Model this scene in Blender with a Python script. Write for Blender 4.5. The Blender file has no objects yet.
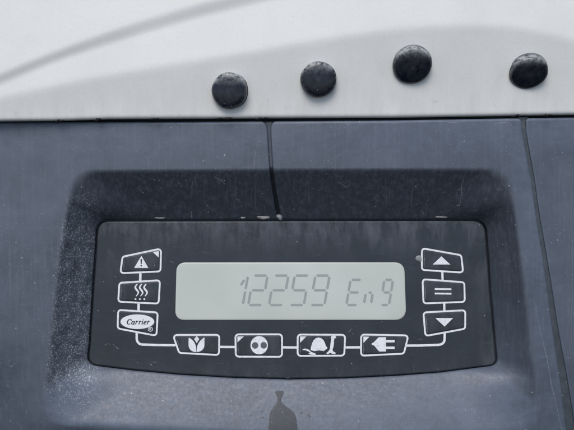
import bpy, math, random
from mathutils import Vector, Matrix
random.seed(7)
S = 0.0005            # metres per traced millimetre-grid unit (about half a millimetre)
D = 640.0             # camera distance in the same units
TILT = math.radians(20)
ORG = Vector((0, 0, 1.6))
ROTX = math.radians(90) - TILT
RM = Matrix.Rotation(ROTX, 4, 'X')
scene = bpy.context.scene

# ---------------------------------------------------------------- camera
cam = bpy.data.cameras.new('camera')
cam_ob = bpy.data.objects.new('camera', cam)
scene.collection.objects.link(cam_ob)
cam.sensor_fit = 'HORIZONTAL'
cam.sensor_width = 36
cam.lens = 36 * D / 574.0
cam.clip_start = 0.01
cam.clip_end = 50
cam_ob.matrix_world = Matrix.Translation(ORG) @ RM @ Matrix.Translation((0, 0, D * S))
scene.camera = cam_ob
scene.render.resolution_x = 1024
scene.render.resolution_y = 767

# ---------------------------------------------------------------- light
SUN_EL = math.radians(64)
SUN_AZ = math.radians(198)      # compass style: 180 = behind the camera
w = bpy.data.worlds.new('World'); scene.world = w; w.use_nodes = True
nt = w.node_tree
sky = nt.nodes.new('ShaderNodeTexSky'); sky.sky_type = 'NISHITA'; sky.sun_disc = False
sky.sun_elevation = SUN_EL; sky.sun_rotation = SUN_AZ
sky.air_density = 1.0; sky.dust_density = 2.2; sky.ozone_density = 1.0
nt.links.new(sky.outputs[0], nt.nodes['Background'].inputs[0])
nt.nodes['Background'].inputs[1].default_value = 0.13
sun = bpy.data.lights.new('sun', 'SUN'); sun.energy = 1.35; sun.angle = math.radians(35); sun.color = (1, 0.975, 0.935)
sun_ob = bpy.data.objects.new('sun', sun); scene.collection.objects.link(sun_ob)
sd = Vector((math.sin(SUN_AZ) * math.cos(SUN_EL), math.cos(SUN_AZ) * math.cos(SUN_EL), math.sin(SUN_EL)))
sun_ob.rotation_euler = sd.to_track_quat('Z', 'Y').to_euler()
sun_ob.location = (0, 0, 4)
vs = scene.view_settings
vs.view_transform = 'Standard'; vs.look = 'None'; vs.gamma = 1.0; vs.exposure = 0.28; vs.use_curve_mapping = False

# ---------------------------------------------------------------- helpers
def P(px, py, h=0.0):
    k = (D - h) / D
    return Vector(((px - 287) * k * S, (215 - py) * k * S, h * S))

class MB:
    def __init__(s): s.v = []; s.f = []; s.m = []; s.attr = {}
    def vert(s, p): s.v.append(p); return len(s.v) - 1
    def face(s, idx, m=0): s.f.append(tuple(idx)); s.m.append(m)
    def build(s, name, mats, parent=None, origin=None, smooth=True, angle=None):
        o3 = origin if origin is not None else (parent['_o'] if parent is not None and '_o' in parent else (0, 0, 0))
        o3 = Vector(o3)
        me = bpy.data.meshes.new(name)
        me.from_pydata([tuple(Vector(p) - o3) for p in s.v], [], s.f)
        for m in (mats if isinstance(mats, list) else [mats]): me.materials.append(m)
        me.polygons.foreach_set('material_index', s.m)
        me.polygons.foreach_set('use_smooth', [smooth] * len(s.f))
        for k, vals in s.attr.items():
            a = me.attributes.new(k, 'FLOAT', 'POINT'); a.data.foreach_set('value', vals)
        me.update()
        if angle is not None and smooth:
            me.set_sharp_from_angle(angle=math.radians(angle))
        ob = bpy.data.objects.new(name, me); scene.collection.objects.link(ob)
        if parent is not None: ob.parent = parent; ob['_o'] = tuple(o3)
        else: place(ob, o3)
        return ob

def place(ob, o3):
    o3 = Vector(o3)
    ob['_o'] = tuple(o3)
    ob.matrix_world = Matrix.Translation(ORG) @ RM @ Matrix.Translation(o3)

def thing(name, o3, label, cat, group=None):
    o = bpy.data.objects.new(name, None); scene.collection.objects.link(o)
    o.empty_display_size = 0.01
    place(o, o3); tag(o, label, cat, group); return o

def tag(o, label, cat=None, group=None, kind=None):
    o['label'] = label
    if cat: o['category'] = cat
    if group: o['group'] = group
    if kind: o['kind'] = kind

def interp(tab, x):
    if x <= tab[0][0]: a, b = tab[0], tab[1]
    elif x >= tab[-1][0]: a, b = tab[-2], tab[-1]
    else:
        for a, b in zip(tab, tab[1:]):
            if a[0] <= x <= b[0]: break
    return a[1] + (b[1] - a[1]) * (x - a[0]) / (b[0] - a[0])

def sinterp(tab, x):          # smooth (Catmull-Rom like) table
    n = len(tab)
    if x <= tab[0][0] or x >= tab[-1][0]: return interp(tab, x)
    for i in range(n - 1):
        if tab[i][0] <= x <= tab[i + 1][0]: break
    x0, y0 = tab[i]; x1, y1 = tab[i + 1]
    def sl(j):
        if j <= 0: return (tab[1][1] - tab[0][1]) / (tab[1][0] - tab[0][0])
        if j >= n - 1: return (tab[-1][1] - tab[-2][1]) / (tab[-1][0] - tab[-2][0])
        return (tab[j + 1][1] - tab[j - 1][1]) / (tab[j + 1][0] - tab[j - 1][0])
    h = x1 - x0; t = (x - x0) / h; m0 = sl(i) * h; m1 = sl(i + 1) * h
    return (2*t**3 - 3*t*t + 1) * y0 + (t**3 - 2*t*t + t) * m0 + (-2*t**3 + 3*t*t) * y1 + (t**3 - t*t) * m1

def sstep(a, b, x):
    t = max(0.0, min(1.0, (x - a) / (b - a))); return t * t * (3 - 2 * t)

def round_poly(pts, n=6):     # pts: (x, y, radius)
    out = []; N = len(pts)
    for i, (x, y, r) in enumerate(pts):
        if r <= 0: out.append((x, y)); continue
        a = Vector(pts[i - 1][:2]); b = Vector((x, y)); c = Vector(pts[(i + 1) % N][:2])
        u = (a - b).normalized(); v = (c - b).normalized()
        ang = u.angle(v); d = min(r / math.tan(ang / 2), (a - b).length * .5, (c - b).length * .5)
        p0 = b + u * d; p1 = b + v * d
        for k in range(n + 1):
            t = k / n
            # conic-like arc
            q = p0 * (1 - t) ** 2 + b * 2 * t * (1 - t) * 0.9 + p1 * t * t
            wsum = (1 - t) ** 2 + 2 * t * (1 - t) * 0.9 + t * t
            out.append(tuple(q / wsum))
    return out

def offset_path(pts, d, closed=False):
    N = len(pts); out = []
    for i in range(N):
        p = Vector(pts[i])
        a = Vector(pts[i - 1]) if (closed or i > 0) else p
        b = Vector(pts[(i + 1) % N]) if (closed or i < N - 1) else p
        t1 = (p - a); t2 = (b - p)
        t1 = t1.normalized() if t1.length > 1e-6 else t2.normalized()
        t2 = t2.normalized() if t2.length > 1e-6 else t1
        t = (t1 + t2)
        t = t.normalized() if t.length > 1e-6 else t1
        nrm = Vector((-t.y, t.x)); c = max(0.5, t.dot(t1))
        dd = d[i] if isinstance(d, (list, tuple)) else d
        out.append(tuple(p + nrm * dd / c))
    return out

def ribbon(mb, pts, width, h0, h1, closed=False, m=0):
    """a printed line, h0 = lower side, h1 = top; both numbers or functions of px,py"""
    f0 = h0 if callable(h0) else (lambda x, y: h0)
    f1 = h1 if callable(h1) else (lambda x, y: h1)
    hw = [x / 2 for x in width] if isinstance(width, (list, tuple)) else width / 2
    L = offset_path(pts, hw, closed)
    R = offset_path(pts, [-x for x in hw] if isinstance(hw, list) else -hw, closed)
    N = len(pts); base = []
    for i in range(N):
        (lx, ly), (rx, ry) = L[i], R[i]
        base.append((mb.vert(P(lx, ly, f1(lx, ly))), mb.vert(P(rx, ry, f1(rx, ry))),
                     mb.vert(P(lx, ly, f0(lx, ly))), mb.vert(P(rx, ry, f0(rx, ry)))))
    for i in range(N if closed else N - 1):
        a = base[i]; b = base[(i + 1) % N]
        mb.face((a[0], b[0], b[1], a[1]), m)
        mb.face((a[0], a[2], b[2], b[0]), m)
        mb.face((a[1], b[1], b[3], a[3]), m)
    if not closed:
        a = base[0]; mb.face((a[0], a[1], a[3], a[2]), m)
        a = base[-1]; mb.face((a[0], a[2], a[3], a[1]), m)

def area2(pts): return sum(a[0] * b[1] - b[0] * a[1] for a, b in zip(pts, pts[1:] + pts[:1]))

def plate(mb, pts, h0, h1, m=0):
    pts = list(pts)
    if area2(pts) > 0: pts.reverse()      # py points down
    t = [mb.vert(P(x, y, h1)) for x, y in pts]; b = [mb.vert(P(x, y, h0)) for x, y in pts]
    mb.face(t, m)
    N = len(pts)
    for i in range(N):
        j = (i + 1) % N; mb.face((t[i], b[i], b[j], t[j]), m)

def arc(cx, cy, rx, ry, a0, a1, n=12):
    return [(cx + rx * math.cos(math.radians(a0 + (a1 - a0) * k / n)),
             cy - ry * math.sin(math.radians(a0 + (a1 - a0) * k / n))) for k in range(n + 1)]

# ---------------------------------------------------------------- materials
class NB:
    def __init__(s, name):
        s.mat = bpy.data.materials.new(name); s.mat.use_nodes = True
        s.t = s.mat.node_tree; s.b = s.t.nodes['Principled BSDF']
        tc = s.t.nodes.new('ShaderNodeTexCoord'); mp = s.t.nodes.new('ShaderNodeMapping')
        mp.inputs['Scale'].default_value = (1 / S,) * 3
        s.t.links.new(tc.outputs['Object'], mp.inputs[0]); s.co = mp.outputs[0]
    def map(s, scale):
        mp = s.t.nodes.new('ShaderNodeMapping'); mp.inputs['Scale'].default_value = scale
        s.t.links.new(s.co, mp.inputs[0]); return mp.outputs[0]
    def set(s, sock, v):
        if isinstance(v, bpy.types.NodeSocket): s.t.links.new(v, sock)
        else: sock.default_value = v
    def noise(s, scale, detail=3, rough=.5, co=None, dist=0):
        n = s.t.nodes.new('ShaderNodeTexNoise'); s.t.links.new(co or s.co, n.inputs['Vector'])
        n.inputs['Scale'].default_value = scale; n.inputs['Detail'].default_value = detail
        n.inputs['Roughness'].default_value = rough; n.inputs['Distortion'].default_value = dist
        return n.outputs[0]
    def ramp(s, v, a, b, lo=0., hi=1.):
        m = s.t.nodes.new('ShaderNodeMapRange'); s.set(m.inputs[0], v)
        for i, x in zip((1, 2, 3, 4), (a, b, lo, hi)): s.set(m.inputs[i], x)
        m.clamp = True; return m.outputs[0]
    def math(s, op, a, b=0.):
        m = s.t.nodes.new('ShaderNodeMath'); m.operation = op
        s.set(m.inputs[0], a); s.set(m.inputs[1], b); return m.outputs[0]
    def mix(s, f, a, b):
        m = s.t.nodes.new('ShaderNodeMix'); m.data_type = 'RGBA'
        s.set(m.inputs[0], f)
        for i, v in ((6, a), (7, b)):
            s.set(m.inputs[i], (*v, 1) if isinstance(v, tuple) and len(v) == 3 else v)
        return m.outputs[2]
    def attr(s, name):
        n = s.t.nodes.new('ShaderNodeAttribute'); n.attribute_name = name; return n.outputs['Fac']
    def specks(s, cell, radius, keep, co=None):
        """scattered round flecks: keep = share of cells with one"""
        v = s.t.nodes.new('ShaderNodeTexVoronoi'); s.t.links.new(co or s.co, v.inputs['Vector'])
        v.inputs['Scale'].default_value = 1 / cell
        sep = s.t.nodes.new('ShaderNodeSeparateColor'); s.t.links.new(v.outputs['Color'], sep.inputs[0])
        on = s.math('LESS_THAN', sep.outputs[0], keep)
        size = s.math('MULTIPLY', sep.outputs[1], radius / cell)
        d = s.math('SUBTRACT', size, v.outputs['Distance'])
        m = s.ramp(d, 0., .25 * radius / cell)
        return s.math('MULTIPLY', m, on)
    def bump(s, h, strength, dist):
        b = s.t.nodes.new('ShaderNodeBump'); b.inputs['Strength'].default_value = strength
        b.inputs['Distance'].default_value = dist * S; s.set(b.inputs['Height'], h)
        s.t.links.new(b.outputs[0], s.b.inputs['Normal'])
    def out(s, col=None, rough=None, **kw):
        if col is not None: s.set(s.b.inputs['Base Color'], (*col, 1) if isinstance(col, tuple) else col)
        if rough is not None: s.set(s.b.inputs['Roughness'], rough)
        for k, v in kw.items(): s.set(s.b.inputs[k.replace('_', ' ')], v)
        return s.mat

def flat(name, col, rough=.5, **kw):
    n = NB(name); return n.out(col, rough, **kw)

def mat_fascia():
    n = NB('faded_black_plastic')
    big = n.noise(.018, 4, .6); mid = n.noise(.12, 4, .6, dist=.5)
    str_v = n.noise(1, 4, .65, co=n.map((.30, .012, .30)))      # run-down streaks
    col = n.mix(n.ramp(big, .35, .65), (.060, .074, .096), (.092, .109, .140))
    col = n.mix(n.ramp(mid, .45, .75, 0, .25), col, (.115, .136, .170))
    col = n.mix(n.ramp(str_v, .52, .72, 0, .45), col, (.125, .145, .175))
    wear_and_light = n.attr('wear_and_light')  # rubbed edges, plus light painted on the lower slope and top edge
    wn = n.noise(1, 5, .65, co=n.map((.07, .13, .1)))
    col = n.mix(n.math('MULTIPLY', wear_and_light, n.ramp(wn, .3, .7)), col, (.122, .158, .215))
    wall = n.attr('wall')     # shade painted into the colour of the upper and side recess walls
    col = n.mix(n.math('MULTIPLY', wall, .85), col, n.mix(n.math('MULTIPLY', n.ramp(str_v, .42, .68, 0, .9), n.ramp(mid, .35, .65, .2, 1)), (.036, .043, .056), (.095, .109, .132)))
    dust = n.attr('dust')
    f1 = n.specks(1.1, .65, .8); f2 = n.specks(2.3, 1.0, .6); fn = n.noise(.9, 4, .75)
    gr = n.math('MAXIMUM', n.math('MAXIMUM', f1, f2), n.ramp(fn, .52, .72, 0, .8))
    lim = n.noise(.10, 3, .6)
    dm = n.math('MULTIPLY', n.math('MULTIPLY', gr, dust), n.ramp(lim, .3, .58, .2, 1))
    col = n.mix(dm, col, (.42, .45, .48))
    col = n.mix(n.math('MULTIPLY', dust, n.ramp(lim, .35, .6, .0, .18)), col, (.24, .27, .30))
    grit = n.math('MULTIPLY', n.specks(2.4, .75, .55), n.ramp(n.noise(.03, 4, .7),   .38, .62, .08, .35))
    col = n.mix(grit, col, (.30, .33, .37))
    sp = n.specks(6.5, .95, .35); sp2 = n.specks(17, 1.3, .4)
    sm = n.math('MULTIPLY', n.math('MAXIMUM', sp, sp2), n.ramp(n.noise(.02, 2), .35, .6, .25, .75))
    col = n.mix(sm, col, (.42, .45, .48))
    col = n.mix(n.math('MULTIPLY', n.attr('joint_dark'), .9), col, (.022, .026, .031))  # darkens the joint groove
    rough = n.ramp(n.noise(.3, 4, .6), .3, .7, .38, .55)
    n.bump(n.noise(.75, 3, .6), .22, .4)
    return n.out(col, rough)

def mat_keypad():
    n = NB('dark_membrane')
    big = n.noise(.03, 4, .6); sc = n.noise(1, 5, .7, co=n.map((.06, .5, .5)))
    col = n.mix(n.ramp(big, .35, .7), (.017, .022, .028), (.026, .032, .039))
    col = n.mix(n.ramp(sc, .58, .8, 0, .35), col, (.11, .12, .145))
    d = n.attr('dust')
    col = n.mix(n.math('MULTIPLY', d, n.ramp(n.noise(1, 5, .7, co=n.map((.055, .018, .05))), .42, .75)), col, (.12, .13, .15))
    col = n.mix(n.math('MULTIPLY', n.math('MAXIMUM', n.specks(6, .7, .3), n.specks(19, 1.1, .45)), .55), col, (.4, .41, .43))
    n.bump(n.noise(.35, 3), .12, .4)
    return n.out(col, n.ramp(n.noise(.2, 4, .6), .3, .7, .30, .45))

def mat_white():
    n = NB('white_painted_panel')
    big = n.noise(.015, 4, .6); sp = n.noise(.45, 4, .75)
    col = n.mix(n.ramp(big, .3, .7), (.685, .685, .645), (.74, .74, .70))
    col = n.mix(n.ramp(sp, .45, .75, 0, .4), col, (.57, .585, .565))
    g = n.attr('grime')
    st = n.noise(1, 4, .7, co=n.map((.10, .02, .1)))
    col = n.mix(n.math('MULTIPLY', g, n.ramp(st, .3, .75, .25, .8)), col, (.50, .49, .46))
    gb = n.noise(.085, 5, .7)
    col = n.mix(n.math('MULTIPLY', g, n.ramp(gb, .62, .74, 0, .5)), col, (.33, .29, .24))
    col = n.mix(n.math('MULTIPLY', n.specks(26, 1.5, .35), .5), col, (.35, .32, .28))
    n.bump(n.noise(.30, 3, .6), .25, .25)
    return n.out(col, n.ramp(big, .3, .7, .42, .55))

def mat_rubber():
    n = NB('weathered_black_rubber')
    co = n.noise(.12, 5, .7)
    col = n.mix(n.ramp(co, .45, .7), (.004, .006, .013), (.012, .016, .026))
    up = n.attr('dust')
    col = n.mix(n.math('MULTIPLY', up, n.ramp(n.noise(.17, 6, .8), .38, .56)), col, (.33, .34, .34))
    col = n.mix(n.math('MULTIPLY', n.specks(7, 1.2, .4), .6), col, (.3, .3, .29))
    n.bump(n.noise(.25, 3, .6), .25, .6)
    return n.out(col, .25, Specular_IOR_Level=.32)

def mat_lcd():
    n = NB('grey_green_lcd')
    big = n.noise(.012, 2)
    col = n.mix(n.ramp(big, .35, .65), (.50, .54, .475), (.56, .59, .535))
    col = n.mix(n.ramp(n.noise(.4, 4, .7), .45, .8, 0, .15), col, (.40, .44, .41))
    return n.out(col, .22)

M_F = mat_fascia(); M_K = mat_keypad(); M_W = mat_white(); M_R = mat_rubber(); M_L = mat_lcd()
def mat_print():
    n = NB('white_print')
    c = n.mix(n.ramp(n.noise(.35, 5, .8), .5, .72, 0, .8), (.80, .81, .82), (.42, .43, .45))
    return n.out(c, .45)
M_P = mat_print()
M_DARK = flat('dark_print', (.035, .038, .045), .4)
M_EYE = flat('grey_print', (.10, .105, .115), .4)
M_SEG = flat('lcd_segment', (.31, .34, .315), .22)
M_GAP = flat('gap_black', (.006, .006, .007), .8)
M_LOGO = flat('silver_print', (.78, .79, .79), .4)
def mat_scr(name, c, a):
    n = NB(name); al = n.math('MULTIPLY', n.ramp(n.noise(.9, 4, .8), .38, .62), a)
    return n.out(c, .6, Alpha=al)
M_SCR = mat_scr('scratched_plastic', (.30, .32, .35), .75)
M_SCR2 = mat_scr('faint_scratch', (.20, .22, .25), .5)

# ================================================================ WHITE HOUSING
WB = [(-170, 122.6), (0, 121.6), (60, 121.0), (110, 119.4), (200, 118.9), (390, 117.9), (574, 115.0), (740, 112.4)]   # its lower edge
BT = [(-170, 138), (-80, 116), (0, 97.5), (87, 79), (200, 60), (260, 50.2), (330, 38), (390, 30), (426, 26.5), (472, 25), (524, 28.5), (574, 40), (640, 62), (740, 105)]
SU = [(-170, 150), (-80, 108), (0, 73.3), (70, 45.4), (140, 21), (200, 3.5), (218, -1), (300, -22), (400, -42), (740, -90)]
SL = [(-170, 163), (-80, 120), (0, 85), (52, 63.5), (105, 45.6), (157, 30), (200, 17.5), (274, 0), (340, -13), (420, -27), (740, -72)]
def w_white(px, py, x_edge):
    yb = interp(WB, px); b = sinterp(BT, px); u = sinterp(SU, px); l = sinterp(SL, px)
    h = 14.0
    band = max(0., yb - b)
    # the surface above the band leans back towards the top
    h += 0.06 * max(0., min(b, py) - 0) * 0 - 0.10 * max(0., b - py) * .6
    # scooped band below the rolled edge
    t = py - b + 5
    if t > 0 and band > 0:
        q = min(1.0, t / (band + 5.))
        sl_ = .20; g_ = t * t / 22. if t < 11 else t - 5.5
        h -= sl_ * g_ * (1 if band > 30 else (.4 + .6 * band / 30)) - sl_ * (band + 5.) * .28 * q ** 3
    # the moulded step in the upper left: everything above it stands proud
    h += 3.5 * (1 - sstep(u - 1.5, l + 1.5, py)) if py < l + 2 else 0
    # rounded lower edge
    e = yb - py
    if e < 4: h -= 4 - math.sqrt(max(0., 16 - (4 - e) ** 2))
    return h
def build_white():
    mb = MB(); xs = [-170 + 4 * i for i in range(228)]
    offs = [0, .3, .8, 1.5, 2.5, 4, 5.5] + [5.5 + 1.8 * i for i in range(1, 160)]
    grime = []; rows = []
    for k in (2, 1):      # return behind the lower edge
        r = []
        for x in xs:
            yb = interp(WB, x); r.append(mb.vert(P(x, yb + .2, -28 * k - 6))); grime.append(1.)
        rows.append(r)
    for o in offs:
        r = []
        for x in xs:
            yb = interp(WB, x); py = yb - o
            r.append(mb.vert(P(x, py, w_white(x, py, 0))))
            b = sinterp(BT, x)
            grime.append(.75 * sstep(b - 4, yb, py) + .25 * sstep(yb - 7, yb, py))
        rows.append(r)
    r = []
    for x in xs:
        py = interp(WB, x) - offs[-1]; r.append(mb.vert(P(x, py, -62))); grime.append(0)
    rows.append(r)
    for a, b in zip(rows, rows[1:]):
        for i in range(len(xs) - 1): mb.face((a[i], a[i + 1], b[i + 1], b[i]))
    for s in (0, -1):
        side = [r[s] for r in rows]
        mb.face(side if s == -1 else side[::-1])
    mb.face([rows[0][i] for i in range(len(xs))][::-1] + [rows[-1][i] for i in range(len(xs))])
    mb.attr['grime'] = grime
    return mb
hs = thing('upper_housing', P(287, 118, 0), 'white painted upper housing with a curved moulded crease and black rubber plugs', 'housing')
build_white().build('painted_shell', M_W, hs, angle=60)

def plug(cx, cy, r, tx, ty, roll, ovx=1.0, hgt=8., seed=0):
    """short rubber bumper; tx, ty lean its face right / down"""
    hb = w_white(cx, cy, 0)
    rnd = random.Random(seed)
    mb = MB(); N = 56; dust = []
    prof = [(1.03, -8), (1.03, -.6), (1.0, 0), (1.0, hgt * .55), (.985, hgt * .8), (.94, hgt * .96), (.86, hgt * 1.06), (.7, hgt * 1.14), (.5, hgt * 1.2), (.25, hgt * 1.24)]
    rot = Matrix.Rotation(math.radians(ty), 4, 'X') @ Matrix.Rotation(math.radians(tx), 4, 'Y')
    c0 = P(cx, cy, hb); rows = []
    ph = [rnd.uniform(0, 6.28) for _ in range(4)]
    for q, (rr, z) in enumerate(prof):
        row = []
        for i in range(N):
            a = 2 * math.pi * i / N
            wob = 1 + .012 * math.sin(2 * a + ph[0]) + .008 * math.sin(5 * a + ph[1])
            ar_ = a - math.radians(roll); x0 = math.cos(ar_) * r * rr * wob * ovx; y0 = math.sin(ar_) * r * rr * wob
            cr, sr = math.cos(math.radians(roll)), math.sin(math.radians(roll)); x = cr * x0 - sr * y0; y = sr * x0 + cr * y0
            v = rot @ Vector((x, y, z))
            row.append(mb.vert(c0 + v * S))
            yy = (rot @ Vector((x, y, z))).y / r
            side = (1.0 if 2 <= q <= 5 else (.8 if q == 6 else .45))
            dust.append(max(0., min(1., sstep(.12, .7, yy) * side + (.3 if q in (4, 5) else .04))))
        rows.append(row)
    for a, b in zip(rows, rows[1:]):
        for i in range(N):
            j = (i + 1) % N; mb.face((a[i], a[j], b[j], b[i]))
    c = mb.vert(c0 + (rot @ Vector((0, 0, hgt * 1.255))) * S); dust.append(.1)
    for i in range(N): mb.face((rows[-1][i], rows[-1][(i + 1) % N], c))
    mb.attr['dust'] = dust
    o = mb.build('rubber_plug', M_R, hs)
    return o
PL = [(230.0, 90.9, 17.6, -3, 8, 'round black plug nearest the left, dusty near its rim'),
      (318.2, 79.6, 17.6, 2, 10, 'round black plug second from the left with a pale dusty rim'),
      (411.8, 64.6, 17.9, -4, 24, 'black plug highest of the row, pale dust on its upper side'),
      (527.8, 71.2, 16.2, -8, 30, 'black plug farthest right, leaning with a worn upper side')]
for i, (x, y, r, tx, ty, lb) in enumerate(PL):
    o = plug(x, y, r, tx, ty, (0, 0, 12, 22)[i], (1, 1, 1.07, 1.12)[i], seed=i); o['label'] = lb

# ================================================================ BLACK FASCIA
H = 36.0                                             # depth of the keypad below the fascia
FT = [(-170, 123.6), (0, 122.4), (60, 122.2), (200, 121.5), (390, 120.5), (574, 117.4), (740, 114.6)]
KEY = round_poly([(98.5, 221.5, 11), (484.6, 221.0, 13), (489.3, 290, 0), (494.6, 350, 0), (496, 364.3, 12), (440, 371.5, 0), (400, 374.6, 0),
                  (345, 377.4, 0), (290, 378.4, 0), (235, 377.0, 0), (180, 373.8, 0), (135, 369.6, 0), (88, 364.0, 11), (90.4, 345, 0), (93.8, 290, 0)], 8)
def expand(pts, d):
    if area2(pts) > 0: return offset_path(pts, -d, True)
    return offset_path(pts, d, True)
HOLE = [(x, y - .8 * sstep(355, 368, y)) for x, y in expand(KEY, 1.7)]
RIM = round_poly([(72, 169.5, 26), (300, 168.2, 0), (511, 167.5, 30), (524, 270, 0), (535, 360, 0), (543, 432, 30), (440, 437, 0), (300, 437, 0), (150, 430, 0), (42, 424, 26), (46, 370, 0), (57, 260, 0)], 10)
C0 = Vector((290., 300.))
GR = [(100, 521, 4.6), (118, 523.2, 4.6), (131, 523.9, 4.1), (147, 526.6, 3.7), (160, 529.1, 3.4), (182, 533.0, 3.3), (210, 536.8, 3.4), (250, 543.4, 3.9), (290, 549.6, 4.7), (330, 555.2, 5.8), (367, 561.5, 7.0), (400, 566.5, 8.2), (430, 570.5, 9.2), (480, 577, 10), (660, 600, 12)]
GC = [(a, b) for a, b, c in GR]; GW = [(a, c) for a, b, c in GR]
def gl(y): return sinterp(GC, y) - interp(GW, y) / 2
def gr(y): return sinterp(GC, y) + interp(GW, y) / 2
OUT = round_poly([(x, interp(FT, x), 0) for x in range(-165, 500, 20)] + [(512, interp(FT, 512), 0), (gl(118.4), 118.4, 7)] + [(gl(y), y, 0) for y in (128, 136, 146, 158, 170, 182, 196, 210, 230, 250, 270, 290, 310, 330, 350, 367, 385, 400, 415, 430, 455, 480, 540, 600)] + [(gl(640), 640, 0), (-165, 640, 0)], 8)
def lgc(y): return sinterp([(110, 268.2), (122, 268.6), (150, 270.2), (170, 271.6), (190, 274.2), (205, 276.7), (222, 279.6)], y)
def groove(px, py, wall_t=0.):
    """the joint that runs from the slit down into the recess: 0..1"""
    if py > 222: return 0.
    hw = 2.1 + 4.5 * math.exp(-max(0., py - 121.5) / 2.6)
    return 1 - sstep(hw - 1.3, hw + .5, abs(px - lgc(py)))
def ray(poly, dx, dy):
    best = 0
    N = len(poly)
    for i in range(N):
        ax, ay = poly[i][0] - C0.x, poly[i][1] - C0.y; bx, by = poly[(i + 1) % N][0] - C0.x, poly[(i + 1) % N][1] - C0.y
        ex, ey = bx - ax, by - ay
        den = dx * ey - dy * ex
        if abs(den) < 1e-12: continue
        t = (ax * ey - ay * ex) / den; u = (ax * dy - ay * dx) / den
        if t > 0 and -1e-6 <= u <= 1 + 1e-6: best = max(best, t)
    return best
def knee(dy): return .85 + .10 * sstep(.2, .8, -dy) + .05 * sstep(.15, .5, dy)
def crown(px, py):
    return -0.00030 * max(0., py - 240) ** 2 - 0.00010 * max(0., 60 - px) ** 2 - .00010 * max(0, px - 560) ** 2
def outer(px, dist, dy):     # below the recess the surround turns away underneath
    return -.26 * dist * dist / (dist + 6.) * sstep(.12, .45, dy) * sstep(505, 430, px)
def prof(t, k):
    m = 1 / (k + (1 - k) / 2)
    return m * t if t < k else 1 - m / (2 * (1 - k)) * (1 - t) ** 2
def edge_drop(px, py):
    d = 0.; e = py - interp(FT, px)
    if e < 2.4: d += 2.4 - math.sqrt(max(0., 2.4 ** 2 - (2.4 - max(0., e)) ** 2))
    e = gl(py) - px
    if e < 1.6: d += 1.6 - math.sqrt(max(0., 1.6 ** 2 - (1.6 - max(0., e)) ** 2))
    return d
def h_at(px, py):
    dx, dy = px - C0.x, py - C0.y; r = math.hypot(dx, dy); dx /= r; dy /= r
    r0 = ray(HOLE, dx, dy); r1 = ray(RIM, dx, dy)
    if r <= r0: return -H
    if r < r1:
        t = (r - r0) / (r1 - r0); p = prof(t, knee(dy))
        return -H * (1 - p) + crown(px, py) * p
    return crown(px, py) - edge_drop(px, py) + outer(px, r - r1, dy)
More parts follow.
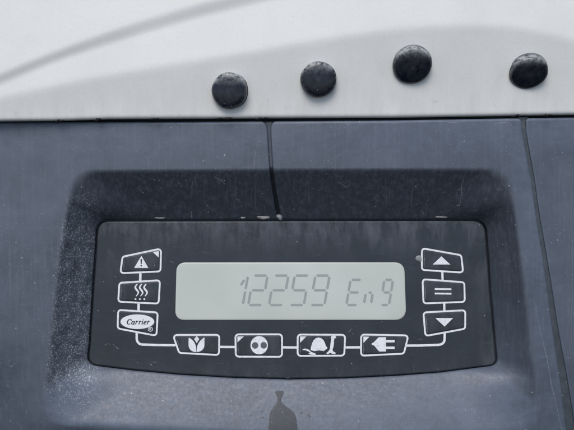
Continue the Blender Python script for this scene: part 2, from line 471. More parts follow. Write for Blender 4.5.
def build_fascia():
    mb = MB()
    # angles: even steps along the hole, plus the rim and the outer corners
    angs = set()
    def add(poly, step):
        N = len(poly)
        for i in range(N):
            a = Vector(poly[i]); b = Vector(poly[(i + 1) % N]); n = max(1, int((b - a).length / step))
            for k in range(n):
                p = a.lerp(b, k / n) - C0; angs.add(round(math.atan2(p.y, p.x), 5))
    add(HOLE, 2.0); add(RIM, 3.0); add(OUT, 4)
    ga = math.atan2(121 - C0.y, 268.6 - C0.x)
    for k in range(-70, 71): angs.add(round(ga + k * .0012, 5))
    al = sorted(angs); A = [al[0]]
    for a in al[1:]:
        if a - A[-1] > .0009: A.append(a)
    dust = []; wear_and_light = []; wall = []; joint_dark = []; rows = []
    NT = 30; NO = 26
    cols = []
    for a in A:
        dx, dy = math.cos(a), math.sin(a)
        r0, r1, r2 = ray(HOLE, dx, dy), ray(RIM, dx, dy), ray(OUT, dx, dy)
        col = []
        k = knee(dy)
        leftn = sstep(.35, .95, -dx); rightn = sstep(.5, .95, dx); upn = sstep(.3, .8, -dy); dn = sstep(.25, .7, dy)
        def put(r, h, t):
            px, py = C0.x + dx * r, C0.y + dy * r
            g = groove(px, py) if t >= 0 and t < 4.9 else 0.
            h -= g * (1.8 + 3.2 * sstep(1.1, .8, t) * sstep(0, .05, t)); joint_dark.append(g * (.62 + .38 * sstep(1.05, .9, t) + .3 * sstep(128, 123, py)))
            col.append(mb.vert(P(px, py, h)))
            # left wall is peppered with dust; a bloom of it spills over the lower left corner
            lw = 0.
            if px < 108 and py > 178: lw = (sstep(108, 90, px)) * sstep(180, 225, py) * sstep(425, 370, py)
            lw *= 1 - .95 * sstep(.75, 1.15, t)
            spill = .22 * sstep(330, 380, py) * sstep(200, 90, px) * sstep(1.15, .8, t)
            dust.append(min(1., max(lw, spill)))
            e = min(py - interp(FT, px), (gl(py) - px) * 1.6 + 1)
            if px < 290: q = py - (360 + max(0., 90 - px) * .62)
            else: q = py - (363 + max(0., px - 494) * .95)
            low = sstep(-5, 7, q)
            wear_and_light.append(min(1., 1.2 * sstep(3, .6, e) + .35 * sstep(60, 10, e) + .42 * low * sstep(1.10, .97, t) + .2 * sstep(.08, .0, t) * upn))  # edge wear; lower slope and top lip also carry painted light
            if px < 290: q = py - (360 + max(0., 90 - px) * .62)
            else: q = py - (363 + max(0., px - 494) * .95)
            low = sstep(-5, 7, q)
            wall.append(sstep(1.05, .9, t) * (1 - low) * (1 - .6 * (sstep(230, 350, py) if px > 480 else 0)))  # painted shade, fading out at the lower slope and down the right wall
        put(r0, -H - 9, -.01); put(r0, -H - 1.0, 0)
        put(r0 + .15, -H - .35, 0); 
        for i in range(NT + 1):
            t = (i / NT); r = r0 + .5 + (r1 - r0 - .5) * t
            t = (r - r0) / (r1 - r0); p = prof(t, k)
            px, py = C0.x + dx * r, C0.y + dy * r
            put(r, -H * (1 - p) + crown(px, py) * p - (.12 if i == 0 else 0), t)
        L = r2 - r1
        # the last stretch is finely divided so the rounded top edge is smooth
        tail = [4.6, 3.4, 2.6, 1.9, 1.3, .8, .4, .1, 0]
        sy = max(.25, abs(dy)) if C0.y + dy * r2 < 119.5 or C0.y + dy * r2 > 500 else max(.45, abs(dx))
        rr = [r1 + (L - 5.5 / sy) * (i / NO) ** 1.35 for i in range(1, NO + 1)] + [r2 - q / sy for q in tail]
        for r in rr:
            px, py = C0.x + dx * r, C0.y + dy * r
            ed = edge_drop(px, py)
            put(r, crown(px, py) - ed + outer(px, r - r1, dy), 1 + (r - r1) / 20.)
        put(r2, -60 + 0., 5)
        cols.append(col)
    n = len(cols)
    for i in range(n):
        a, b = cols[i], cols[(i + 1) % n]
        for q in range(len(a) - 1): mb.face((a[q], a[q + 1], b[q + 1], b[q]))
    mb.face([c[0] for c in cols])
    mb.face([c[-1] for c in cols][::-1])
    mb.attr['dust'] = dust; mb.attr['wear_and_light'] = wear_and_light; mb.attr['wall'] = wall; mb.attr['joint_dark'] = joint_dark
    return mb
fa = thing('control_surround', P(287, 640, -30), 'faded black plastic surround with a deep recess holding the keypad', 'panel surround')
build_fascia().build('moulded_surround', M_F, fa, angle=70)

# the narrow side panel right of the long joint
mb = MB(); rows = []; dust = []; wear_and_light = []; wall = []; joint_dark = []
ys0 = [0, .1, .4, .8, 1.3, 1.9, 2.6, 3.5] + [3.5 + 4 * i for i in range(1, 130)]
us = [-20, 0, .1, .3, .6, 1.0, 1.5, 2.2, 3.2, 5] + [5 + 6 * i for i in range(1, 36)]
for q, o in enumerate([-1] + ys0):
    row = []
    for u in us:
        oo = max(0., o); x = gr(122 + oo) + max(0., u); yt = interp(FT, x)
        cut = 3.2 * max(0., 1 - max(0, u) / 3.0) ** 2 * math.exp(-oo / 3.)
        y = yt + oo + cut; x = gr(y) + max(0., u)
        e = oo; d = 0.
        if e < 2.4: d += 2.4 - math.sqrt(max(0., 5.76 - (2.4 - e) ** 2))
        if u < 1.5: d += 1.5 - math.sqrt(max(0., 2.25 - (1.5 - max(0., u)) ** 2))
        h = crown(x, y) - d - .2
        if u < 0: h = -24
        if o < 0: h = -60
        row.append(mb.vert(P(x, y, h))); dust.append(0.); wall.append(0.); joint_dark.append(.0)
        wear_and_light.append(min(1., .8 * sstep(4, 1, e) + .35 * sstep(50, 8, e) + .3 * sstep(3, 1, u)))
    rows.append(row)
for a, b in zip(rows, rows[1:]):
    for i in range(len(us) - 1): mb.face((a[i], b[i], b[i + 1], a[i + 1]))
mb.attr['dust'] = dust; mb.attr['wear_and_light'] = wear_and_light; mb.attr['wall'] = wall; mb.attr['joint_dark'] = joint_dark
sp_ = mb.build('side_panel', M_F, None, P(640, 640, -24), angle=70)
tag(sp_, 'plain faded black side panel right of the long widening joint', 'side panel')
# grimy floor of the long joint
mb = MB(); rows = []
for k in range(110):
    y = 117.0 + 4.8 * k; c = sinterp(GC, y); hw = interp(GW, y) / 2 + 3.0
    rows.append([mb.vert(P(c + f * hw, y, crown(c, y) - (1.7 if y > 124 else 3.2) - (0 if abs(f) < .9 else 1.5))) for f in (-1, -.8, -.3, .3, .8, 1)])
for a, b in zip(rows, rows[1:]):
    for i in range(5): mb.face((a[i], b[i], b[i + 1], a[i + 1]))
n = NB('grimy_joint'); cj = n.mix(n.ramp(n.noise(.12, 4, .7), .35, .7), (.036, .045, .053), (.062, .075, .088))
js = mb.build('joint_strip', n.out(n.mix(n.math('MULTIPLY', n.specks(5, 1., .4), .6), cj, (.2, .21, .21)), .6), None, P(560, 380, -10))
tag(js, 'dark grimy strip deep in the long joint right of the recess', 'joint strip')

# added dark seal in the slit between the housing and the surround
mb = MB(); xs = [-160 + 15 * i for i in range(60)]
sec = [(-1.0, -30), (-.9, -12), (-.6, -9.5), (0, -8.6), (.6, -9.5), (.9, -12), (1.0, -30)]
rows = []
for f, hh in sec:
    row = []
    for x in xs:
        m = (interp(WB, x) + interp(FT, x)) / 2; g = (interp(FT, x) - interp(WB, x)) / 2 + .8
        row.append(mb.vert(P(x, m + f * g, hh)))
    rows.append(row)
for a, b in zip(rows, rows[1:]):
    for i in range(len(xs) - 1): mb.face((a[i], b[i], b[i + 1], a[i + 1]))
backing = mb.build('gap_backing', M_GAP, None, P(287, 121, -20))  # added dark strip, closes the slit against light from behind
tag(backing, 'added black seal in the slit under the white housing', 'backing')

# crumbs of dirt caught in the slit
def blob(mb, px, py, h, rx, ry, rz, rnd, m=0):
    c = P(px, py, h); N = 10; R = 4; ph = rnd.uniform(0, 6)
    rows = []
    for q in range(R):
        e = math.pi / 2 * q / R
        row = []
        for i in range(N):
            a = 2 * math.pi * i / N; wv = 1 + .18 * math.sin(2 * a + ph) + .12 * math.sin(3 * a + 2 * ph)
            row.append(mb.vert(c + Vector((math.cos(a) * rx * math.cos(e) * wv, math.sin(a) * ry * math.cos(e) * wv, math.sin(e) * rz)) * S))
        rows.append(row)
    for a, b in zip(rows, rows[1:]):
        for i in range(N): j = (i + 1) % N; mb.face((a[i], a[j], b[j], b[i]), m)
    t = mb.vert(c + Vector((0, 0, rz)) * S)
    for i in range(N): mb.face((rows[-1][i], rows[-1][(i + 1) % N], t), m)
rnd = random.Random(3)
mb = MB()
for x0, n, sp in ((60, 5, 4), (96, 6, 5), (154, 6, 5), (225, 14, 9), (262, 5, 5), (515, 6, 4), (549, 6, 4)):
    for k in range(n):
        x = x0 + rnd.uniform(-sp, sp); y = interp(WB, x) + rnd.uniform(-.7, .5)
        blob(mb, x, y, 9 + rnd.uniform(-1.5, .5) if x0 not in (225,) else 8, rnd.uniform(.6, 1.9), rnd.uniform(.5, 1.2), 1.0, rnd)
d = mb.build('dirt_crumbs', M_GAP, hs); d['kind'] = 'stuff'

# ================================================================ KEYPAD
kp = thing('control_keypad', P(290, 378, -H), 'dark flat keypad with white symbols around a grey digital display', 'control panel')
def dome_plate(polys_h, attr=None):
    """stack of loops of equal length, first = lowest; capped on top"""
    mb = MB(); rows = []
    for pts, h in polys_h:
        pts = list(pts)
        rows.append([mb.vert(P(x, y, h)) for x, y in pts])
    N = len(rows[0])
    flip = area2(list(polys_h[0][0])) > 0
    for a, b in zip(rows, rows[1:]):
        for i in range(N):
            j = (i + 1) % N
            f = (a[i], a[j], b[j], b[i]); mb.face(f[::-1] if flip else f)
    mb.face(rows[-1][::-1] if flip else rows[-1])
    return mb
def shrink(pts, d): return expand(pts, -d)

# the face is a grid fan so that it can carry a dust attribute
HK = -H + 1.0
mb = MB(); cx, cy = 290., 300.
loops = [(KEY, HK - 8), (KEY, HK - .7), (shrink(KEY, .25), HK - .25), (shrink(KEY, .8), HK)]
base = shrink(KEY, 1.4)
rows = [[mb.vert(P(x, y, h)) for x, y in L] for L, h in loops]
pos = [[(x, y) for x, y in L] for L, h in loops]
for q in range(0, 24):
    s_ = 1 - q / 24.
    L = [(cx + (x - cx) * s_, cy + (y - cy) * s_) for x, y in base]
    rows.append([mb.vert(P(x, y, HK)) for x, y in L]); pos.append(L)
flip = area2(KEY) > 0
for a, b in zip(rows, rows[1:]):
    for i in range(len(a)):
        j = (i + 1) % len(a); f = (a[i], a[j], b[j], b[i]); mb.face(f[::-1] if flip else f)
mb.face(rows[-1][::-1] if flip else rows[-1]); mb.face(rows[0] if flip else rows[0][::-1])
mb.attr['dust'] = [min(1., .9 * sstep(262, 222, y) + .45 * sstep(468, 492, x) + .25 * sstep(352, 378, y)) for L in pos for x, y in L]
mb.build('face_plate', M_K, kp, angle=40)

# ---- display
SCR = round_poly([(176.6, 262.6, 9), (404.2, 262.4, 10), (406.2, 319.9, 11), (175.2, 319.9, 9)], 7)
mbs = dome_plate([(SCR, HK - .5), (SCR, HK + .35), (shrink(SCR, .5), HK + .6), (shrink(SCR, 1.6), HK + .75)])
screen = mbs.build('display_screen', M_L, kp, angle=40)
HS = HK + .75
def seg_digit(segs, w=2.6):
    mb = MB()
    for (x0, y0), (x1, y1) in segs:
        a = Vector((x0, y0)); b = Vector((x1, y1)); u = (b - a).normalized(); n = Vector((-u.y, u.x)) * w / 2
        c = w * .45
        pts = [a, a + u * c + n, b - u * c + n, b, b - u * c - n, a + u * c - n]
        plate(mb, [tuple(q) for q in pts], HS - .05, HS + .05)
    return mb
def big(x, which, H0=275.6, H2=305.0, W=14.2, sl=5.2):
    H1 = (H0 + H2) / 2; g = .75
    def X(y, s): return x + s * W + sl * (H2 - y) / (H2 - H0)
    D_ = {'a': ((X(H0, 0) + g, H0), (X(H0, 1) - g, H0)), 'd': ((X(H2, 0) + g, H2), (X(H2, 1) - g, H2)), 'g': ((X(H1, 0) + g, H1), (X(H1, 1) - g, H1)),
          'f': ((X(H0 + g, 0), H0 + g), (X(H1 - g, 0), H1 - g)), 'e': ((X(H1 + g, 0), H1 + g), (X(H2 - g, 0), H2 - g)),
          'b': ((X(H0 + g, 1), H0 + g), (X(H1 - g, 1), H1 - g)), 'c': ((X(H1 + g, 1), H1 + g), (X(H2 - g, 1), H2 - g))}
    return [D_[k] for k in which]
one = big(228.6, 'bc') + [((240.6, 285.6), (244.6, 279.4))]
def digit(segs, lab, w=2.5):
    o = seg_digit(segs, w).build('digit', M_SEG, screen, smooth=False); o['label'] = lab
digit(one, 'number one at the left end of the reading')
digit(big(248.2, 'abged'), 'first number two in the reading')
digit(big(269.0, 'abged'), 'second number two in the reading')
digit(big(289.6, 'afgcd'), 'number five in the reading')
digit(big(310.2, 'abcfgd'), 'number nine beside the gap')
digit(big(346.4, 'afged', 279.8, 305, 11.2, 4.2), 'capital letter E after the gap')
digit(big(364.0, 'ecg', 281.5, 304, 7.0, 3.6)[:2] + [((368.2, 292.6), (372.2, 292.6))], 'small letter n')
digit(big(380.4, 'abcfgd', 279.8, 305, 8.6, 4.0), 'last character, shaped like g or nine')

# ---- printed connecting lines
HP = HK + .22
def line(pts, w):
    mb = MB(); ribbon(mb, pts, w, HK - .05, HP - .08); return mb.build('connecting_line', M_P, kp, smooth=False)
line([(140.4, 271.6), (140.2, 281.8)], 2.4)
line([(138.7, 302.4), (138.5, 311.2)], 2.5)
line([(136.7, 332)] + [(136.7, 337.4)] + arc(142.4, 338.6, 5.7, 5.9, 180, 270, 8) + [(158, 345.0), (175.4, 345.2)], 2.3)
line([(219.2, 346.9), (235.4, 347.0)], 2.3)
line([(282.0, 347.3), (298.0, 347.5)], 2.3)
line([(344.6, 347.4), (361.2, 347.3)], 2.3)
line([(406.2, 345.6), (420, 345.5), (438.6, 344.8)] + arc(438.8, 339.4, 5.8, 5.3, -85, -5, 7) + [(444.8, 332.6)], 2.3)
line([(442.3, 271.2), (442.6, 280.6)], 2.2)
line([(444.2, 303.2), (444.4, 311.4)], 2.2)

# ---- buttons
def button(corners, r, label):
    pts = round_poly([(x, y, r) for x, y in corners], 6)
    def sh(d, rr): return round_poly([(x, y, rr) for x, y in shrink(corners, d)], 6)
    mb = dome_plate([(sh(.5, r * .9), HK - .05), (sh(1.1, r * .75), HK + .12), (sh(1.9, r * .6), HK + .40), (sh(2.9, r * .45), HK + .50)])
    n = len(mb.v); mb.attr['dust'] = [.35] * n
    b = mb.build('button', M_K, kp, angle=60); b['label'] = label
    mo = MB(); ribbon(mo, pts, 1.75, HK - .05, HP, closed=True); mo.build('outline', M_P, b, smooth=False)
    # rubbed sliver along the left side of the raised key
    l = sorted(range(len(pts)), key=lambda i: pts[i][0])[:0]
    x0, y0 = min(corners, key=lambda c: c[0] + .02 * c[1]); 
    return b
HB = HK + .5
def icon(b, fn, name='icon'):
    mb = MB(); fn(mb); return mb.build(name, [M_P, M_DARK, M_EYE, M_LOGO, M_SCR], b, smooth=False)
def pl(mb, pts, m=0, lift=0): plate(mb, pts, HB - .15, HB + .12 + lift, m)
def rb(mb, pts, w, m=0, lift=0): ribbon(mb, pts, w, HB - .15, HB + .12 + lift, m=m)
def rub(mb, a, b, w=.7): rb(mb, [a, ((a[0] + b[0]) / 2 + .15, (a[1] + b[1]) / 2), b], [.15, w, .15], 4, -.04)

b1 = button([(122.6, 256.7), (161.0, 248.6), (160.5, 271.4), (120.3, 273.2)], 3.2, 'top left key with a white warning triangle')
def f(mb):
    pl(mb, [(141.4, 255.8), (148.3, 267.9), (134.2, 267.9)])
    rb(mb, [(141.3, 259.0), (141.25, 264.0)], [1.7, 1.0], 1, .06); pl(mb, arc(141.25, 265.7, .85, .85, 0, 330, 10), 1, .06)
    pl(mb, [(152.6, 251.9), (158.9, 251.2), (158.6, 257.4)]); rub(mb, (124.6, 258.5), (122.8, 270.5))
icon(b1, f)
b2 = button([(119.4, 282.8), (160.0, 280.2), (158.6, 303.6), (118.2, 301.7)], 3.2, 'left key with three wavy heat lines')
def f(mb):
    for k, x in enumerate((135.6, 140.0, 144.4)):
        pts = [(x + 1.2 + -1.5 * math.sin(t / 14 * math.pi * 2.3 - .4) * (1 if t else 1) - .0, 284.0 + 12.2 * t / 14) for t in range(15)]
        rb(mb, pts, [.7 + 1.15 * math.sin(math.pi * min(1, (t + 1.2) / 15.)) for t in range(15)])
        pl(mb, arc(x - .1, 299.1, .95, .9, 0, 330, 10))
    rub(mb, (121.4, 285), (120.4, 299.5), .9)
icon(b2, f)
b3 = button([(118.2, 309.9), (157.7, 312.4), (156.5, 335.7), (117.6, 328.4)], 3.2, 'left key with a silver oval logo')
def f(mb): pl(mb, [(137.4 + 16.9 * math.cos(a * math.pi / 24), 321.7 + 7.3 * math.sin(a * math.pi / 24)) for a in range(48)], 3)
oval = icon(b3, f, 'logo_oval')
# script lettering on the oval: pen strokes, heavy on the way down
def pen(mb, pts, thick=1.05, thin=.5, h=.2):
    wd = []
    for i in range(len(pts)):
        a = Vector(pts[max(0, i - 1)]); b = Vector(pts[min(len(pts) - 1, i + 1)]); u = (b - a)
        u = u.normalized() if u.length else Vector((0, 1))
        wd.append(thin + (thick - thin) * abs(u.y) ** 1.5)
    ribbon(mb, pts, wd, HB - .1, HB + .12 + h, m=1)
def lettering(mb):
    bx, by = 126.3, 324.3
    def T(p, ox): return (bx + ox + p[0] + .30 * p[1], by - p[1] - .012 * (ox + p[0]) * 0)
    def st(ox, pts, **k): pen(mb, [T(p, ox) for p in pts], **k)
    def ar(cx, cy, rx, ry, a0, a1, n=12): return [(cx + rx * math.cos(math.radians(a0 + (a1 - a0) * i / n)), cy + ry * math.sin(math.radians(a0 + (a1 - a0) * i / n))) for i in range(n + 1)]
    st(0, [(3.9, 3.7)] + ar(2.3, 2.6, 1.9, 2.5, 50, 315, 18), thick=1.25)
    ox = 5.0
    st(ox, ar(1.15, 1.6, 1.15, 1.6, 20, 345, 14)); st(ox, [(2.3, 3.2), (2.25, 1.0), (2.45, .15), (3.1, .35)])
    for ox in (8.6, 11.9):
        st(ox, [(.2, 2.8), (.6, 3.2), (.6, 0)]); st(ox, [(.6, 1.9), (1.2, 2.9), (1.9, 3.2), (2.4, 2.8)])
    ox = 15.0
    st(ox, [(.1, 2.8), (.5, 3.2), (.45, .6), (.7, .05), (1.3, .4)]); st(ox, [(.62, 4.35), (.6, 4.95)], thin=.8)
    ox = 17.0
    st(ox, [(.3, 1.5), (1.6, 1.9), (2.2, 2.6), (1.6, 3.25), (.7, 2.9), (.15, 1.8), (.4, .5), (1.1, .02), (2.2, .6)])
    ox = 20.2
    st(ox, [(.2, 2.8), (.6, 3.2), (.6, 0)]); st(ox, [(.6, 1.9), (1.2, 2.9), (1.9, 3.2), (2.4, 2.8)])
mb = MB(); lettering(mb)
mb.build('lettering', [M_P, M_DARK], b3, smooth=False)
mb = MB(); ribbon(mb, arc(150.4, 329.2, 2.15, 2.15, 0, 345, 20), .5, HB - .1, HB + .12, closed=True)
ribbon(mb, [(149.7, 330.4), (149.7, 328.0), (150.7, 328.0), (151.1, 328.6), (150.7, 329.2), (149.8, 329.2)], .5, HB - .1, HB + .12)
ribbon(mb, [(150.4, 329.2), (151.1, 330.4)], .5, HB - .1, HB + .12)
mb.build('registered_mark', M_P, b3, smooth=False)

b4 = button([(172.9, 334.9), (219.3, 334.8), (219.0, 355.0), (179.2, 352.9)], 3.4, 'bottom key with a white tulip')
def f(mb):
    q = lambda L: [(160 + x / 7.16, 320 + y / 7.16) for x, y in L]
    pl(mb, q([(206, 127), (216, 131), (232, 143), (246, 160), (255, 180), (259, 200), (260, 229), (245, 228), (228, 222), (213, 208), (205, 190), (204, 160)]))
    pl(mb, q([(319, 124), (308, 131), (292, 145), (278, 162), (268, 182), (264, 200), (263, 229), (280, 227), (296, 220), (310, 206), (317, 190), (318, 160)]))
    pl(mb, q([(263, 113), (281, 137), (272, 150), (263, 166), (254, 150), (244, 137)]))
    rub(mb, (175.8, 337.5), (180.6, 350.5), .8)
icon(b4, f)
b5 = button([(235.4, 334.3), (282.0, 334.3), (282.0, 356.8), (235.8, 356.6)], 3.6, 'bottom key with a white disc and two dark round eyes')
def f(mb):
    pl(mb, [(259.2 + 8.7 * math.cos(a * math.pi / 18), 345.2 + 9.1 * math.sin(a * math.pi / 18)) for a in range(36)])
    for x, y in ((255.1, 345.4), (263.7, 345.3)): pl(mb, [(x + 3.2 * math.cos(a * math.pi / 12), y + 3.3 * math.sin(a * math.pi / 12)) for a in range(24)], 2, .08)
    pl(mb, [(237.4, 336.4), (243.9, 336.4), (237.4, 342.4)]); rub(mb, (237.8, 343.5), (238.3, 354.5), .6)
icon(b5, f)
b6 = button([(297.7, 334.5), (345.2, 334.8), (344.2, 355.6), (297.6, 355.9)], 3.6, 'bottom key with a white animal picture beside an upright neck')
def f(mb):
    q = lambda L: [(290 + x / 4.415, 320 + y / 4.415) for x, y in L]
    pl(mb, q([(91, 133), (93, 118), (98, 102), (104, 90), (113, 81), (125, 77), (137, 80), (147, 88), (154, 100), (158, 114), (165, 122), (164, 127), (157, 131), (150, 137), (128, 134), (108, 137)]))
    pl(mb, q([(54, 132), (62, 126), (74, 127), (84, 132), (92, 140), (104, 145), (116, 150), (112, 154), (94, 153), (80, 149), (90, 145), (82, 139), (70, 134)]))
    pl(mb, q([(180, 76), (184, 70), (194, 68), (203, 73), (204, 79), (196, 81), (194, 90), (194, 104), (192, 118), (188, 130), (190, 138), (202, 145), (199, 151), (186, 149), (178, 145), (168, 150), (159, 147), (170, 138), (176, 128), (178, 112), (180, 96), (182, 86)]))
    pl(mb, [(300.1, 336.4), (306.4, 336.4), (300.1, 342.8)]); rub(mb, (300.3, 344), (300.6, 353.5), .9)
icon(b6, f)
b7 = button([(361.2, 334.5), (408.4, 335.4), (403.8, 353.6), (361.0, 355.7)], 3.4, 'bottom key with a white electric plug')
def f(mb):
    q = lambda L: [(290 + x / 4.415, 320 + y / 4.415) for x, y in L]
    pl(mb, q([(361, 103), (370, 98), (376, 92), (386, 82), (392, 76), (424, 76), (424, 139), (394, 139), (386, 130), (376, 118), (370, 112), (361, 109)]))
    pl(mb, q([(424.5, 88), (462, 88), (462, 99), (424.5, 99)])); pl(mb, q([(424.5, 117), (462, 117), (462, 128), (424.5, 128)]))
    pl(mb, [(363.4, 336.5), (369.4, 336.8), (363.4, 342.8)]); rub(mb, (363.5, 343.5), (363.6, 353.5), .7)
icon(b7, f)
b8 = button([(421.9, 248.2), (461.2, 255.2), (463.2, 272.6), (421.9, 269.9)], 3.2, 'top right key with a white up arrow')
def f(mb): pl(mb, [(441.4, 256.3), (450.3, 264.5), (432.7, 264.5)]); rub(mb, (424.0, 250.6), (424.2, 267.6), 1.1)
icon(b8, f)
b9 = button([(422.6, 279.2), (464.3, 282.3), (464.8, 301.9), (423.5, 303.4)], 3.2, 'right key with two white bars')
def f(mb):
    rb(mb, [(434.8, 289.0), (451.3, 289.2)], 1.7); rb(mb, [(434.8, 293.5), (451.4, 293.7)], 1.7); rub(mb, (424.8, 281.5), (425.5, 301), .9)
icon(b9, f)
b10 = button([(423.4, 312.4), (465.3, 310.2), (465.2, 328.7), (425.4, 336.0)], 3.2, 'right key with a white down arrow')
def f(mb): pl(mb, [(435.4, 318.1), (453.1, 318.1), (444.6, 326.5)]); rub(mb, (425.8, 314.5), (427.3, 333.0), 1.2)
icon(b10, f)

# ================================================================ WATER, CHIPS, SCRATCHES
M_WET = flat('wet_plastic', (.022, .026, .034), .34)
M_WETL = flat('damp_plastic', (.048, .057, .076), .55)
M_DROP = flat('cloudy_water', (.32, .35, .38), .08, IOR=1.4, Transmission_Weight=.35)
n = NB('pale_flake'); M_CHIP = n.out(n.mix(n.ramp(n.noise(.5, 4, .7), .4, .65), (.42, .40, .38), (.16, .16, .17)), .6)
def dense(pts, step=2.5):
    out = []; wd = []
    for (x0, y0, w0), (x1, y1, w1) in zip(pts, pts[1:]):
        n = max(1, int(math.hypot(x1 - x0, y1 - y0) / step))
        for k in range(n):
            t = k / n; out.append((x0 + (x1 - x0) * t, y0 + (y1 - y0) * t)); wd.append(w0 + (w1 - w0) * t)
    out.append(pts[-1][:2]); wd.append(pts[-1][2]); return out, wd
def smooth_pts(tab, step=4):   # tab: (y, x, w) -> smooth centre line
    ys = tab[0][0]; res = []; 
    y = tab[0][0]
    while y < tab[-1][0]:
        res.append((sinterp([(a, b) for a, b, c in tab], y), y, interp([(a, c) for a, b, c in tab], y))); y += step
    y = tab[-1][0]; res.append((tab[-1][1], y, tab[-1][2])); return res
def film(tab, name, mat, o3, label, cat, group=None, lift=.06, ragged=.0, seed=1):
    pts = smooth_pts(tab, 3); rn = random.Random(seed)
    c = [(x, y) for x, y, w_ in pts]; wd = [max(.2, w_ * (1 + rn.uniform(-ragged, ragged))) for x, y, w_ in pts]
    mb = MB(); ribbon(mb, c, wd, lambda x, y: h_at(x, y) - .3, lambda x, y: h_at(x, y) + lift)
    o = mb.build(name, mat, None, o3, angle=40); tag(o, label, cat, group); return o
def patch(polys, name, mat, o3, label, cat, lift=.10):
    """a thin stain that follows the surface: fans built in rings so it hugs the curve"""
    mb = MB()
    for pts in polys:
        if area2(pts) > 0: pts = pts[::-1]
        cx = sum(p[0] for p in pts) / len(pts); cy = sum(p[1] for p in pts) / len(pts)
        R = 6; rows = []
        for q in range(R + 1):
            s_ = 1 - q / (R + 1.); rows.append([mb.vert(P(cx + (x - cx) * s_, cy + (y - cy) * s_, h_at(cx + (x - cx) * s_, cy + (y - cy) * s_) + (lift if q else lift * .2))) for x, y in pts])
        for a, b in zip(rows, rows[1:]):
            for i in range(len(a)): j = (i + 1) % len(a); mb.face((a[i], a[j], b[j], b[i]))
        mb.face(rows[-1])
    o = mb.build(name, mat, None, o3); tag(o, label, cat); return o
stain = [(275.2, 391.8), (277, 390.8), (279.4, 391.4), (282, 390.9), (283.8, 392.2), (283.2, 395.2), (281.3, 398.5), (280.9, 401.4), (284, 404.2), (287.8, 406.6), (291.5, 408.6), (294.6, 411.2), (297, 415.4), (298.3, 421), (298.9, 430), (298.6, 440), (297, 452), (290, 458), (280, 459), (271, 455), (267.6, 446), (266.9, 432), (267.4, 424), (268.0, 417), (269.4, 411.5), (272, 407.4), (275.4, 404), (277.6, 401.4), (277.4, 398.2), (275.8, 395)]
n = NB('damp_stain'); cs = n.mix(n.math('MULTIPLY', n.specks(4, 1.2, .5), .5), n.mix(n.ramp(n.noise(.12, 4, .7), .3, .7), (.016, .022, .030), (.030, .039, .050)), (.12, .14, .17)); M_ST = n.out(cs, .5, Alpha=n.ramp(n.noise(.8, 4, .7), .2, .5, .65, 1.))
tab = [(390.8, 279.4, 7), (392, 279.4, 9), (395, 279.5, 7.4), (398, 279.4, 4.6), (401, 279.2, 3.8), (403.5, 279.4, 7), (406.5, 280.0, 13.5), (410, 281.2, 21.5), (415, 282.3, 28), (422, 282.9, 30.6), (432, 282.9, 32), (442, 283, 31), (450, 283, 27), (456, 283, 18), (459, 283, 8)]
mb = MB(); rows = []; y = 390.8
while y < 459:
    c = sinterp([(a, b) for a, b, q in tab], y); wd = sinterp([(a, q) for a, b, q in tab], y) * (1 + rnd.uniform(-.02, .02))
    rows.append([mb.vert(P(c + wd * (k / 8 - .5), y, h_at(c + wd * (k / 8 - .5), y) + (.10 if 0 < k < 8 else -.05))) for k in range(9)]); y += 1.0
for a, b in zip(rows, rows[1:]):
    for k in range(8): mb.face((a[k], b[k], b[k + 1], a[k + 1]))
o = mb.build('water_stain', M_ST, None, P(282, 430, -H)); tag(o, 'dark bottle shaped damp stain on the slope below the keypad', 'stain')
rn = random.Random(5)
def ell(x, y, rx, ry, rot=0):
    c, s_ = math.cos(rot), math.sin(rot)
    return [(x + c * rx * math.cos(a) - s_ * ry * math.sin(a), y + s_ * rx * math.cos(a) + c * ry * math.sin(a)) for a in [i * math.pi / 6 for i in range(12)]]
for i, (x, y, rx, ry, ro, lb) in enumerate([(251.2, 414.8, 1.2, 1.1, 0, 'tiny dark splash spot farthest left of the damp stain'), (261.6, 411.3, 1.3, 1.0, 0, 'tiny dark splash spot upper left of the damp stain'),
                          (262.5, 417.5, 1.3, 1.0, 0, 'tiny dark splash spot lower left, close to the damp stain'), (301.4, 412.8, 1.3, .9, 0, 'tiny faint splash spot just right of the damp stain'), (309.2, 415.6, 2.4, 1.1, .8, 'long slanted dark splash spot farthest right of the damp stain')]):
    o = patch([ell(x, y, rx, ry, ro)], 'splash_spot', M_WET, P(x, y, -H), lb, 'stain'); o['group'] = 'splash spots round the damp stain'
# drip over the lower rim of the keypad
mb = MB(); plate(mb, [(284.3, 371.8), (286.5, 370.6), (289.4, 371.4), (291.2, 370.8), (292.0, 373.5), (290.6, 378.0), (288.0, 379.0), (285.0, 377.6)], HK - .1, HK + .12)
o = mb.build('water_drip', M_WET, None, P(288, 375, HK), smooth=False); tag(o, 'dark wet drip crossing the middle of the keypad lower edge', 'water drip')
# the hanging drop
rnd = random.Random(9)
mb = MB(); blob(mb, 279.6, 217.2, h_at(279.6, 217.2) - .3, 3.2, 3.6, 3.0, rnd)
o = mb.build('water_drop', M_DROP, None, P(279.6, 217.2, -H)); tag(o, 'clear drop hanging at the lower end of the black joint above the display', 'water drop')
mb = MB(); blob(mb, 419.0, 258.6, HK, 3.2, 4.0, 1.0, rnd)
n = NB('dried_glue'); M_GL = n.out((.42, .43, .43), .35, Alpha=.55)
o = mb.build('glue_blob', M_GL, None, P(419, 258, HK)); tag(o, 'small cloudy blob stuck left of the up arrow key', 'blob')
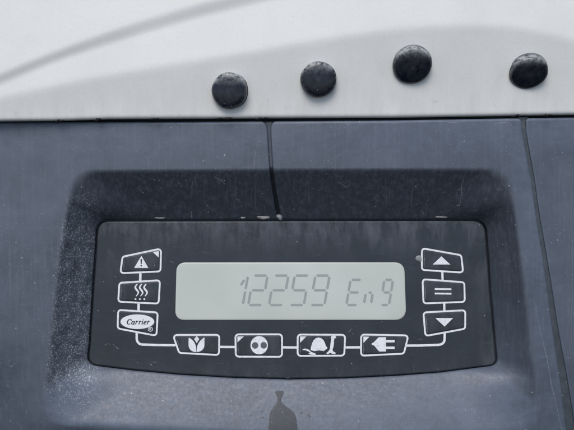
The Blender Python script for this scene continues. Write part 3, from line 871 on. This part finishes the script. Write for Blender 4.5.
# pale flakes lying on the ledge above the keypad
def flake(x, y, rx, ry, lb):
    mb = MB(); r = random.Random(int(x)); pts = [(x + rx * math.cos(a) * (1 + r.uniform(-.25, .2)), y + ry * math.sin(a) * (1 + r.uniform(-.25, .2))) for a in [i * math.pi / 7 for i in range(14)]]
    hh = h_at(x, y) ; plate(mb, pts, hh - .2, hh + .45)
    o = mb.build('paint_flake', M_CHIP, None, P(x, y, -H)); tag(o, lb, 'flake', 'pale flakes on the ledge above the keypad')
flake(263.0, 216.9, 6.0, 2.6, 'largest pale flake, just left of the drop')
flake(243.0, 217.6, 2.4, 1.2, 'small pale flake just left of the largest flake')
flake(160.0, 218.0, 6.0, 1.1, 'thin pale flake on the ledge near the left end of the keypad')
0 and flake(204.5, 218.3, 2.2, .8, 'speck sized pale flake on the ledge between the thin flake and the small flake')
0 and flake(298.0, 218.2, 3.4, .8, 'thin pale flake just right of the drop')
0 and flake(337.0, 217.6, 2.0, .9, 'speck sized pale flake above the right half of the display')
flake(441.0, 217.0, 7.0, .8, 'thin pale flake on the ledge near the right end of the keypad')

# scratches that belong to the surround
mb = MB(); rn = random.Random(11)
def scr(pts, w, m=0):
    p, wd = dense([(x, y, w) for x, y in pts], 3)
    k = len(p); wd = [max(.12, w * (.35 + .65 * math.sin(math.pi * (i + .4) / k)) * rn.uniform(.7, 1.2)) for i in range(k)]
    if k < 2: return
    ribbon(mb, p, wd, lambda x, y: h_at(x, y) - .2, lambda x, y: h_at(x, y) + .06, m=m)
scr([(337.5, 182), (342, 184.5), (346, 187.5), (348, 185)], .9); scr([(341, 183), (344, 181.5)], .7); scr([(349.5, 180.5), (350.5, 183.5), (348.5, 186.5)], .8)
scr([(214.5, 177), (218, 179), (221, 181), (225, 184)], 1.6); scr([(217, 181), (220, 184)], 1.0); scr([(222, 178), (223, 181)], .9)
scr([(192.5, 182), (191.5, 189)], .8); scr([(191, 211), (191.8, 218)], 1.5); scr([(195, 176), (196.2, 187)], .7)
for x0 in (204, 206.5, 228, 236, 253, 255.5, 306, 309, 318, 385, 389.5, 413): 
    y0 = rn.uniform(172, 190); y1 = rn.uniform(195, 212); pts = []; x = x0
    for k in range(6): pts.append((x, y0 + (y1 - y0) * k / 5)); x += rn.uniform(-.8, .8)
    scr(pts, rn.uniform(.6, 1.5), 1)
scr([(464, 176), (462, 186), (461, 197), (459.5, 207)], .8); scr([(458, 190), (462, 188.6)], 1.2); scr([(456, 206), (461, 204.5)], 1.0)
for x, y in ((178, 183), (180.5, 186), (403, 179), (330, 196), (293, 209), (155, 206), (140, 190), (236, 199), (427, 200)): scr([(x, y), (x + 1.4, y + .6)], 1.5)
# faded face above the recess
for k in range(34):
    x = rn.uniform(190, 520); y = rn.uniform(124, 160); l = rn.uniform(4, 22); pts = []; 
    for q in range(5): pts.append((x + rn.uniform(-.5, .5), y + l * q / 4))
    scr(pts, rn.uniform(.3, .7), 1)
scr([(254, 128), (253, 150), (254, 168)], .9, 1); scr([(255.5, 150), (253.5, 172)], .8); scr([(204, 140), (204.5, 165)], .7, 1)
scr([(341, 122.5), (349, 124.5), (346, 127)], 1.2); scr([(343, 124), (337, 131)], .8); scr([(392, 123.5), (400, 123.0)], 1.2); scr([(493, 123.8), (508, 122.0), (512, 125.5)], 1.3); scr([(499, 123), (502, 130)], .8); scr([(448, 122.6), (458, 122.6)], .9)
for x in (60, 66, 118, 152, 164, 181, 215, 299, 318, 420, 472, 560): scr([(x, 123.6 + rn.uniform(0, 1.5)), (x + rn.uniform(2, 7), 123.8 + rn.uniform(0, 1))], rn.uniform(.5, 1.1))
# long hair-line beside the right streak, loops on the lower slope
scr([(534, 300), (540, 330), (547, 358), (551.5, 385), (558, 412), (563, 436)], .9); scr([(530, 344), (545, 345)], .7, 1); scr([(534, 347), (549, 344)], .6, 1)
scr([(221, 381), (224, 396), (230, 403), (243, 405), (252, 407)], .7, 1); scr([(232, 380), (234, 402), (234, 430)], .9, 1); scr([(222, 384), (222, 398), (226, 430)], .7, 1)
scr([(234, 402), (247, 403), (255, 408)], .6, 1)
for k in range(26):
    x = rn.uniform(110, 500); y = rn.uniform(383, 428); l = rn.uniform(10, 60); scr([(x, y), (x + l * .5, y - rn.uniform(-.6, 1.6)), (x + l, y - rn.uniform(-.6, 3.))], rn.uniform(.25, .55), 1)
scr([(379.5, 390.5), (381.5, 391)], 3.0); scr([(487, 392), (492, 383), (494, 375)], .6, 1)
# scratches over the outer faces
for k in range(46):
    x = rn.uniform(2, 572); y = rn.uniform(130, 425)
    if 45 < x < 535 and y > 165: continue
    a = rn.uniform(-.5, .5) + (1.57 if rn.random() < .5 else 0); l = rn.uniform(3, 18)
    scr([(x, y), (x + l * math.cos(a), y + l * math.sin(a))], rn.uniform(.25, .6), 1)
mb.build('scratches', [M_SCR, M_SCR2], fa, smooth=False)['kind'] = 'stuff'
# scratches on the keypad
mb = MB()
def ks(pts, w, m=0): ribbon(mb, pts, [w * .4] + [w] * (len(pts) - 2) + [w * .4], HK - .05, HK + .05, m=m)
ks([(104.5, 345.5), (107.5, 343.6), (110.3, 344.4)], .6); ks([(115, 346), (117.2, 348.2), (119, 348.3)], .9); ks([(151, 361.5), (154, 362.2), (157, 362.4)], .7)
ks([(169.5, 261), (171.5, 261.8), (174, 262.3)], .8); ks([(203, 226), (214, 226.6), (220, 226.2)], .4, 1); ks([(348, 332.3), (350, 331), (351.5, 328.8)], .8)
for k in range(60):
    x = rn.uniform(108, 480); y = rn.uniform(224, 258) if k % 2 else rn.uniform(324, 370); l = rn.uniform(2, 16); a = rn.uniform(-.25, .25) + (1.5 if rn.random() < .25 else 0)
    ks([(x, y), (x + l * .5 * math.cos(a), y + l * .5 * math.sin(a) + .3), (x + l * math.cos(a), y + l * math.sin(a))], rn.uniform(.2, .5), 1)
mb.build('scratches', [M_SCR, M_SCR2], kp, smooth=False)['kind'] = 'stuff'
